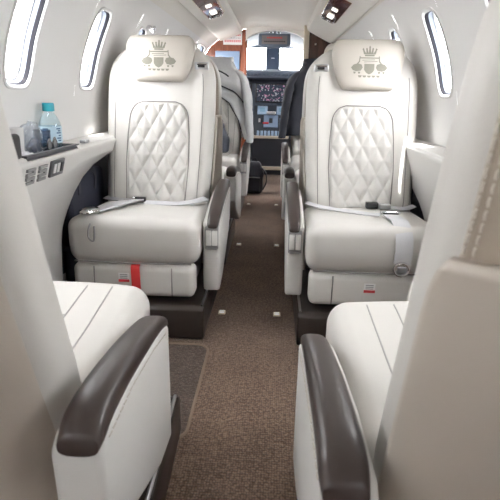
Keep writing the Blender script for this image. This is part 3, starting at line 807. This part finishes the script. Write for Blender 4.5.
# ------------------------------------------------------------------ jackets over the far seats
def jacket(side, m, name, label, low, inner, front_cover):
    """draped on row-four seat; side = x sign of the seat, aisle towards 0"""
    s = -side; ox, oy = side*SX, 3.74
    r = empty(name, (ox, oy+.55, 1.15)); tag(r, label, 'jacket', 'jackets over the far seats')
    def W(p): return (p[0], p[1]-.55, p[2]-1.15)
    rings = []; NZ = 34
    for k in range(NZ+1):
        t = k/NZ; z = lerp(1.20, low, t)
        zz = min(z, 1.10); off = .022+.03*t+.012*noise.noise((t*5, side*2, 0))
        xf = inner(t)                                     # front opening, in local x (s positive = aisle)
        a_rear, n = PI/2, 46
        # angle on the section where x reaches xf on the front side
        if xf >= 0: afront = -math.acos(min(1, max(-1, (xf/(hwid(zz)+off)))))*1.0
        else: afront = -PI/2-math.asin(min(1, -xf/(hwid(zz)+off)))
        ring = []
        top = sm(1.185, 1.06, z)
        for j in range(n+1):
            u = j/n; th = lerp(a_rear, afront, u)
            p = back_pt(th, zz, off)
            fold = (.012*math.sin(u*26+t*3)+.010*math.sin(u*11-t*7))*min(1, t*2.2)
            x = p[0]*(.82+.18*top); y = yc_(zz)+(p[1]-yc_(zz))*(.25+.75*top)*(1+0*fold)
            nx, ny = math.cos(th), math.sin(th)
            if ny < 0: y -= .075*sm(.90, 1.0, z)*min(1, -ny*2)
            x += nx*fold+.035*t*max(0, math.cos(th)); y += ny*fold
            ring.append(W((s*x, y, z+.008*noise.noise((u*6, t*6, side)))))
        rings.append(ring)
    body = MB().loft(rings, False).build('jacket_body', m, r, solid=.010, angle=70)
    # sleeve hanging down the aisle side
    pts = spline([(s*.20, .60, 1.10), (s*.262, .555, 1.00), (s*.295, .50, .86), (s*.315, .46, .70), (s*.325, .44, low-.02)], 7)
    mbv = MB(); rg = []; mm = len(pts)
    for i, p in enumerate(pts):
        t = i/(mm-1); rad = lerp(.062, .046, t)*(.55 if i == 0 else 1)
        rg.append([W((p.x+s*0+rad*.62*math.cos(2*PI*q/18)*(1+.12*math.sin(t*30+q)), p.y+rad*math.sin(2*PI*q/18), p.z)) for q in range(18)])
    sl = mbv.loft(rg).build('sleeve', m, r, angle=70)
    if m == 'greyfab':
        MB().tube([Vector(rings[i][-1]) for i in range(1, NZ+1)], .006, 6).build('dark_edging', 'blackfab', body)
        MB().tube([Vector(rings[i][-9])+Vector((0, -.008, 0)) for i in range(9, NZ-3)], .006, 6).build('zip', 'blackfab', body)
        MB().tube([Vector(rings[i][-16])+Vector((s*.004, -.010, 0)) for i in range(2, 9)], .006, 6).build('shoulder_seam', 'blackfab', body)
    # collar
    MB().tube(spline([W((s*.02, .60, 1.18)), W((s*.06, .655, 1.19)), W((s*.14, .64, 1.175)), W((s*.16, .60, 1.15))], 6), .018, 10).build('collar', m, r)
jacket(-1, 'greyfab', 'draped_jacket', 'pale grey jacket with black zips hung over the far left seat', .56,
       lambda t: interp([(0, -.22), (.30, -.17), (.42, .02), (.55, .12), (.75, .18), (1, .225)], t), False)
jacket(1, 'blackfab', 'draped_jacket', 'black jacket hung over the far right seat', .60,
       lambda t: interp([(0, -.22), (.30, -.17), (.6, -.05), (.85, .05), (1, .12)], t), True)

# dark bag on the far left seat, backpack in the aisle
hb = empty('handbag', (-.36, 3.98, .47)); tag(hb, 'dark grey bag standing on the far left seat under the jacket', 'bag')
MB().rbox((0, 0, .125), (.075, .06, .12), .03, 4, (6, 5, 8), lambda x, y, z: (x*(1-.45*sm(-.02, .12, z))+.012*noise.noise((z*9, y*9, 1)), y*(1-.3*sm(0, .12, z)), z-.25*max(0, x)*(z > 0))).build('bag_body', mat('dark_grey_cloth', srgb(62, 66, 78), .6, noise_amt=.25, nscale=30, bump=.3, bscale=200), hb)
MB().tube(spline([(-.035, -.02, .22), (-.03, -.03, .27), (.02, -.03, .26), (.025, -.02, .20)], 6), .006, 8).build('bag_handle', 'blackfab', hb)
bp = empty('backpack', (-.125, 4.80, 0)); tag(bp, 'black backpack standing on the aisle carpet beside the far left seat', 'backpack')
MB().rbox((0, 0, .155), (.10, .075, .152), .045, 5, (6, 5, 10), lambda x, y, z: (x*(1-.22*sm(.02, .15, z))+.008*noise.noise((z*12, x*8, 4)), y*(1-.25*sm(0, .15, z)), z)).build('pack_body', 'blackfab', bp)
MB().rbox((0, -.078, .10), (.075, .022, .075), .018, 4, (5, 2, 5)).build('front_pocket', 'blackfab', bp)
MB().tube([(-.07, -.099, .165), (0, -.102, .168), (.07, -.099, .165)], .003, 6).build('pocket_zip', 'steel', bp)
MB().tube(spline([(-.03, 0, .30), (-.022, 0, .335), (.022, 0, .335), (.03, 0, .30)], 6), .007, 8).build('top_handle', 'blackfab', bp)
MB().ribbon(spline([(.085, -.02, .25), (.125, -.05, .20), (.13, -.06, .12), (.10, -.04, .05)], 6), (0, 1, .2), .04, .008).build('shoulder_strap', 'blackfab', bp)

# ------------------------------------------------------------------ floor fittings

def floor_light(x, y, label):
    r = empty('floor_light', (x, y, 0)); tag(r, label, 'floor light', 'aisle floor lights')
    MB().rbox((0, 0, .003), (.016, .019, .003), .0025, 2).build('bezel', 'beigetrim', r)
    MB().rbox((0, 0, .006), (.011, .014, .002), .0015, 2).build('lens', 'floorlens', r)
for x, sd in ((-.134, 'left'), (.106, 'right')):
    for y, w in ((2.005, 'beside the quilted %s seat'), (3.045, 'in the middle of the aisle carpet, %s one'), (4.265, 'farthest up the aisle, %s one')):
        floor_light(x, y, 'small white floor light ' + w % sd)
def rrect(x0, x1, y0, y1, r, n=8):
    p = []
    for cx, cy, a in ((x1-r, y1-r, 0), (x0+r, y1-r, PI/2), (x0+r, y0+r, PI), (x1-r, y0+r, 1.5*PI)):
        for k in range(n+1): t = a+PI/2*k/n; p.append((cx+r*math.cos(t), cy+r*math.sin(t)))
    return p
fm = empty('floor_mat', (-.42, 1.42, 0)); tag(fm, 'brown carpet panel with bound edge on the floor between the two left seats', 'mat')
o = MB().prism([(x+.42, y-1.42) for x, y in rrect(-.70, -.150, 1.15, 1.70, .05)], 0, .004, 'z').build('carpet_panel', 'mat', fm, smooth=False)
MB().tube([(x+.42, y-1.42, .004) for x, y in rrect(-.70, -.150, 1.15, 1.70, .05)], .005, 6, True).build('bound_edge', mat('binding', srgb(132, 114, 100), .9, bump=.3, bscale=400), fm)

# ------------------------------------------------------------------ forward partitions and cockpit
def profpoly(xlo, z_lo=0):      # right-half outline from x = xlo to the wall
    pts = [(x, z) for x, z in PROF if x >= xlo]
    return [(xlo, 0)]+[(x-.004, z) for x, z in pts]+[(xlo, zceil(xlo)-.002)]
def partition(side, xlo, m, label, y=5.0):
    r = empty('partition', (side*.5, y, 0)); tag(r, label, 'partition')
    pl = [(side*x-side*.5, z) for x, z in profpoly(xlo)]
    MB().prism(pl, 0, .04, 'y').build('wood_panel', m, r, smooth=False, bevel=.003)
    return r
pl = partition(-1, .215, 'wood', 'reddish wood partition with white placard at the cockpit entrance, left')
g = MB().rbox((-.395+.5, -.006, 1.215), (.115, .006, .082), .006, 2).build('inset_panel', 'bluegrey', pl)
MB().box(-.285, -.28, -.004, 0, 0, 0).v
pc = MB().box(-.436+.5, -.262+.5, -.004, -.0005, 1.352, 1.462).build('placard', 'white', pl, smooth=False)
mb = MB()
for zz, h in ((1.436, .009), (1.384, .010)):
    for k in range(9):
        a = -.424+.5+.0172*k; mb.box(a, a+.0135, -.0046, -.004, zz-h, zz+h)
mb.build('printed_lines', 'pinkink', pc, smooth=False)
mb = MB()
for k in range(10):
    a = -.426+.5+.0156*k; mb.box(a, a+.011, -.0046, -.004, 1.407, 1.413)
mb.build('printed_lines', 'greyink', pc, smooth=False)
MB().box(.26, .285, -.012, .05, 0, 1.46).build('door_jamb', 'wood', pl, bevel=.004)
pr = partition(1, .335, 'wooddark', 'dark brown wood partition with white jamb at the cockpit entrance, right', 4.58)
MB().box(-.21, -.165, -.02, .06, 0, 1.50).build('door_jamb', 'beigetrim', pr, bevel=.006)
MB().box(-.165, .25, -.03, 0, 1.055, 1.075).build('shelf_edge', 'beigetrim', pr, bevel=.004)
MB().lathe([(.001, 0), (.010, 0), (.011, -.012), (.006, -.018), (.001, -.018)], (-.11, -.001, 1.33), 16, 'y').build('door_knob', 'chrome', pr)

# header arch over the cockpit opening
def arch():
    mb = MB(); N = 40; cx, a, zb = .05, .275, 1.375; top = .105
    inner = [(cx+a*math.cos(PI*k/N), zb+top*math.sin(PI*k/N)) for k in range(N+1)]
    outer = [(cx+(a+.001)*math.cos(PI*k/N)*1.0, max(zceil(abs(cx+a*math.cos(PI*k/N))), 1.4)+.005) for k in range(N+1)]
    rings = []
    for (xi, zi), (xo, zo) in zip(inner, outer):
        rings.append([(xi, 4.97, zi), (xi, 5.05, zi), (xo, 5.05, zo), (xo, 4.97, zo)])
    mb.loft(rings); return mb.build('trim_3', 'ceil', kind='structure')
arch()
# cockpit shell
ck = [(-.76, 0), (-.78, .5), (-.72, .95), (-.58, 1.25), (-.40, 1.43), (-.2, 1.50), (0, 1.515), (.2, 1.50), (.40, 1.43), (.58, 1.25), (.72, .95), (.78, .5), (.76, 0)]
ckp = [(p.x, p.z) for p in spline([(x, 0, z) for x, z in ck], 6)]
hi = [p for p in ckp if p[1] >= 1.17]
for nm, seg in (('wall_cockpit_left', [p for p in ckp if p[0] < 0 and p[1] <= 1.2]), ('wall_cockpit_right', [p for p in ckp if p[0] > 0 and p[1] <= 1.2]), ('wall_cockpit_roof', hi)):
    MB().loft([[(x, y, z) for x, z in seg] for y in (5.04, 5.6, 6.2, 6.78)], False).build(nm, 'cockpit', kind='structure')
# front wall with windscreen openings
ws = MB()
ws.box(-.78, .80, 6.76, 6.80, 0, 1.20); ws.box(-.78, .80, 6.76, 6.80, 1.475, 1.56); ws.box(-.80, -.50, 6.76, 6.80, 1.2, 1.5); ws.box(.50, .80, 6.76, 6.80, 1.2, 1.5)
ws.build('wall_front', 'cockpit', smooth=False, kind='structure')
wd = MB().box(-.50, -.07, 6.775, 6.785, 1.2, 1.475).box(.10, .50, 6.775, 6.785, 1.2, 1.475).build('window_%d' % n, 'pane', smooth=False, kind='structure')
ps = empty('windscreen_post', (.016, 6.74, 1.19)); tag(ps, 'blue grey post between the two bright windscreen panes', 'post')
MB().box(-.085, .085, -.02, .06, 0, .30).build('post_body', 'panel', ps, bevel=.012)
for x in (-.078, .078): MB().box(x-.010, x+.010, -.03, -.02, 0, .29).build('edge_strip', 'cockpit', ps, bevel=.004)
MB().box(-.022, .022, -.026, -.02, .155, .168).build('small_mark', 'white', ps, smooth=False)
# overhead sign
sg_ = empty('overhead_sign', (.04, 5.0, 1.40)); tag(sg_, 'dark overhead warning sign box hanging in the cockpit arch', 'sign')
MB().prism([(-.145, .055), (.145, .055), (.15, -.045), (.08, -.066), (-.08, -.066), (-.15, -.045)], 0, .08, 'y').build('sign_box', 'panel', sg_, bevel=.006)
fc = MB().box(-.118, .118, -.004, 0, -.036, .038).build('sign_face', mat('sign_grey', srgb(116, 112, 114), .3), sg_, smooth=False)
mb = MB()
for k in range(8): mb.box(-.07+.018*k, -.057+.018*k, -.006, -.004, .012, .024)
mb.build('red_lettering', 'redink', fc, smooth=False)
mb = MB()
for k in range(12): mb.box(-.095+.0165*k, -.083+.0165*k, -.006, -.004, -.020, -.009)
mb.build('dark_lettering', 'black', fc, smooth=False)
MB().tube([(.0, .04, .055), (.0, .04, .12)], .006, 8).build('hanger_rod', 'black', sg_)
cl = empty('cockpit_lamp', (.04, 5.10, 1.500)); tag(cl, 'small chrome twin lamp under the ceiling above the overhead sign', 'lamp')
MB().rbox((0, 0, 0), (.05, .02, .008), .006, 2).build('mount', 'steel', cl)
for x in (-.035, .035): MB().lathe([(.001, 0), (.014, 0), (.017, -.02), (.012, -.024), (.001, -.022)], (x, -.01, -.006), 16).build('lamp_head', 'chrome', cl)

# instrument panel
ip = empty('instrument_panel', (0, 6.4, 0)); tag(ip, 'blue grey cockpit instrument panel with screens and glareshield', 'instrument panel')
gp = [(-.26, 1.105), (-.24, 1.17), (.0, 1.205), (.30, 1.20), (.30, 1.09), (-.2, 1.085)]
MB().prism(gp, -.62, .64, 'x').build('glareshield', 'glare', ip, bevel=.012)
kb = MB()
for k in range(15):
    x = -.30+.045*k; kb.rbox((x, -.265, 1.135), (.014, .012, .010), .004, 1)
kb.build('glareshield_keys', 'panel', ip)
MB().box(-.62, .64, 0, .3, .40, 1.09).build('panel_body', 'panel', ip, bevel=.006)
def screen(x0, x1, z0, z1, m, nm, y=0.):
    b = MB().box(x0-.014, x1+.014, y-.014, y, z0-.014, z1+.014).build(nm, 'black', ip, bevel=.004)
    return MB().box(x0, x1, y-.017, y-.013, z0, z1).build('display', m, b, smooth=False)
screen(-.165, .185, .835, 1.03, 'screen', 'map_display')
screen(-.60, -.24, .80, 1.03, 'screen', 'flight_display'); screen(.27, .62, .80, 1.03, 'screen', 'flight_display')
# centre pedestal
cpd = empty('center_pedestal', (.02, 6.0, 0)); tag(cpd, 'cockpit centre pedestal with pale keys and throttle above dark front', 'pedestal')
MB().prism([(-.02, .0), (-.02, .43), (.30, .79), (.395, .79), (.395, .0)], -.21, .21, 'x').build('pedestal_body', 'cockblack', cpd, bevel=.006)
MB().box(-.215, .215, -.05, -.01, .425, .455).build('sill', 'beigetrim', cpd, bevel=.005)
MB().box(-.215, .215, -.05, .0, .06, .10).build('kick_strip', 'beigetrim', cpd, bevel=.005)
def onp(u, d=0):      # along the sloping face
    y = lerp(-.02, .30, u); z = lerp(.43, .79, u); ny, nz = -.747, .664; return y+ny*d, z+nz*d
def slab(x0, x1, u0, u1, d0, d1, nm, m, parent=None):
    v = [(x, *onp(u, d)) for d in (d0, d1) for (x, u) in ((x0, u0), (x1, u0), (x1, u1), (x0, u1))]
    return MB().add(v, [(0, 1, 2, 3), (7, 6, 5, 4), (0, 4, 5, 1), (1, 5, 6, 2), (2, 6, 7, 3), (3, 7, 4, 0)]).build(nm, m, parent or cpd, bevel=.002)
for x0, x1 in ((-.165, -.045), (.065, .18)):
    p = slab(x0, x1, .70, .96, .0, .012, 'control_unit', 'btn'); slab(x0+.03, x1-.03, .78, .90, .012, .014, 'unit_screen', 'screenblue', p)
q = slab(-.085, .085, .30, .66, 0, .02, 'throttle_quadrant', 'bluegrey')
slab(-.02, .02, .42, .56, .02, .026, 'quadrant_slot', 'cockblack', q)
y, z = onp(.68, .05); MB().rbox((-.0, y, z), (.055, .02, .016), .01, 3).build('throttle_handle', 'white', cpd)
y, z = onp(.48, .03); MB().rbox((-.135, y, z), (.012, .012, .022), .008, 3).build('lever_knob', 'white', cpd)
y, z = onp(.40, .03); MB().rbox((-.06, y, z), (.035, .010, .010), .006, 3).build('red_lever', 'redink', cpd)
slab(.10, .17, .32, .60, 0, .012, 'side_unit', 'panel')
for k in range(8):
    slab(-.16+.042*k, -.13+.042*k, .06, .20, 0, .012, 'key', 'btn')

# ------------------------------------------------------------------ light
W = bpy.data.worlds.new('sky'); SC.world = W; W.use_nodes = True
nt = W.node_tree; bgn = nt.nodes['Background']
tc = nt.nodes.new('ShaderNodeTexCoord'); sx = nt.nodes.new('ShaderNodeSeparateXYZ'); rp = nt.nodes.new('ShaderNodeValToRGB')
nt.links.new(tc.outputs['Generated'], sx.inputs[0])
mr = nt.nodes.new('ShaderNodeMapRange'); mr.inputs['From Min'].default_value = -1; mr.inputs['From Max'].default_value = 1
nt.links.new(sx.outputs['Z'], mr.inputs['Value']); nt.links.new(mr.outputs[0], rp.inputs['Fac'])
rp.color_ramp.elements[0].position = .40; rp.color_ramp.elements[0].color = (.50, .50, .49, 1)
rp.color_ramp.elements[1].position = .52; rp.color_ramp.elements[1].color = (1, .993, .982, 1)
nt.links.new(rp.outputs['Color'], bgn.inputs['Color']); bgn.inputs['Strength'].default_value = 30
sun = bpy.data.lights.new('sun', 'SUN'); sun.energy = 20; sun.angle = .01; sun.color = (1, .96, .9)
so = bpy.data.objects.new('sun', sun); COL.objects.link(so)
so.rotation_euler = Vector((-.09, .20, -1)).to_track_quat('-Z', 'Y').to_euler()

# ------------------------------------------------------------------ camera
cam = bpy.data.cameras.new('camera'); cam.sensor_width = 36; cam.lens = 36; cam.clip_start = .02
co = bpy.data.objects.new('camera', cam); COL.objects.link(co)
co.location = (.07, 0, .92)
co.rotation_euler = (Matrix.Rotation(math.radians(2.48), 3, 'Z') @ Matrix.Rotation(math.radians(90-17.35), 3, 'X') @ Matrix.Rotation(math.radians(1.2), 3, 'Z')).to_euler()
cam.dof.use_dof = True; cam.dof.focus_distance = 2.2; cam.dof.aperture_fstop = 12
SC.camera = co
SC.cycles.diffuse_bounces = 8; SC.cycles.max_bounces = 14; SC.cycles.transparent_max_bounces = 16
SC.cycles.sample_clamp_indirect = 6
vs = SC.view_settings
vs.view_transform = 'Standard'; vs.look = 'None'; vs.gamma = 1; vs.use_curve_mapping = False; vs.exposure = .08
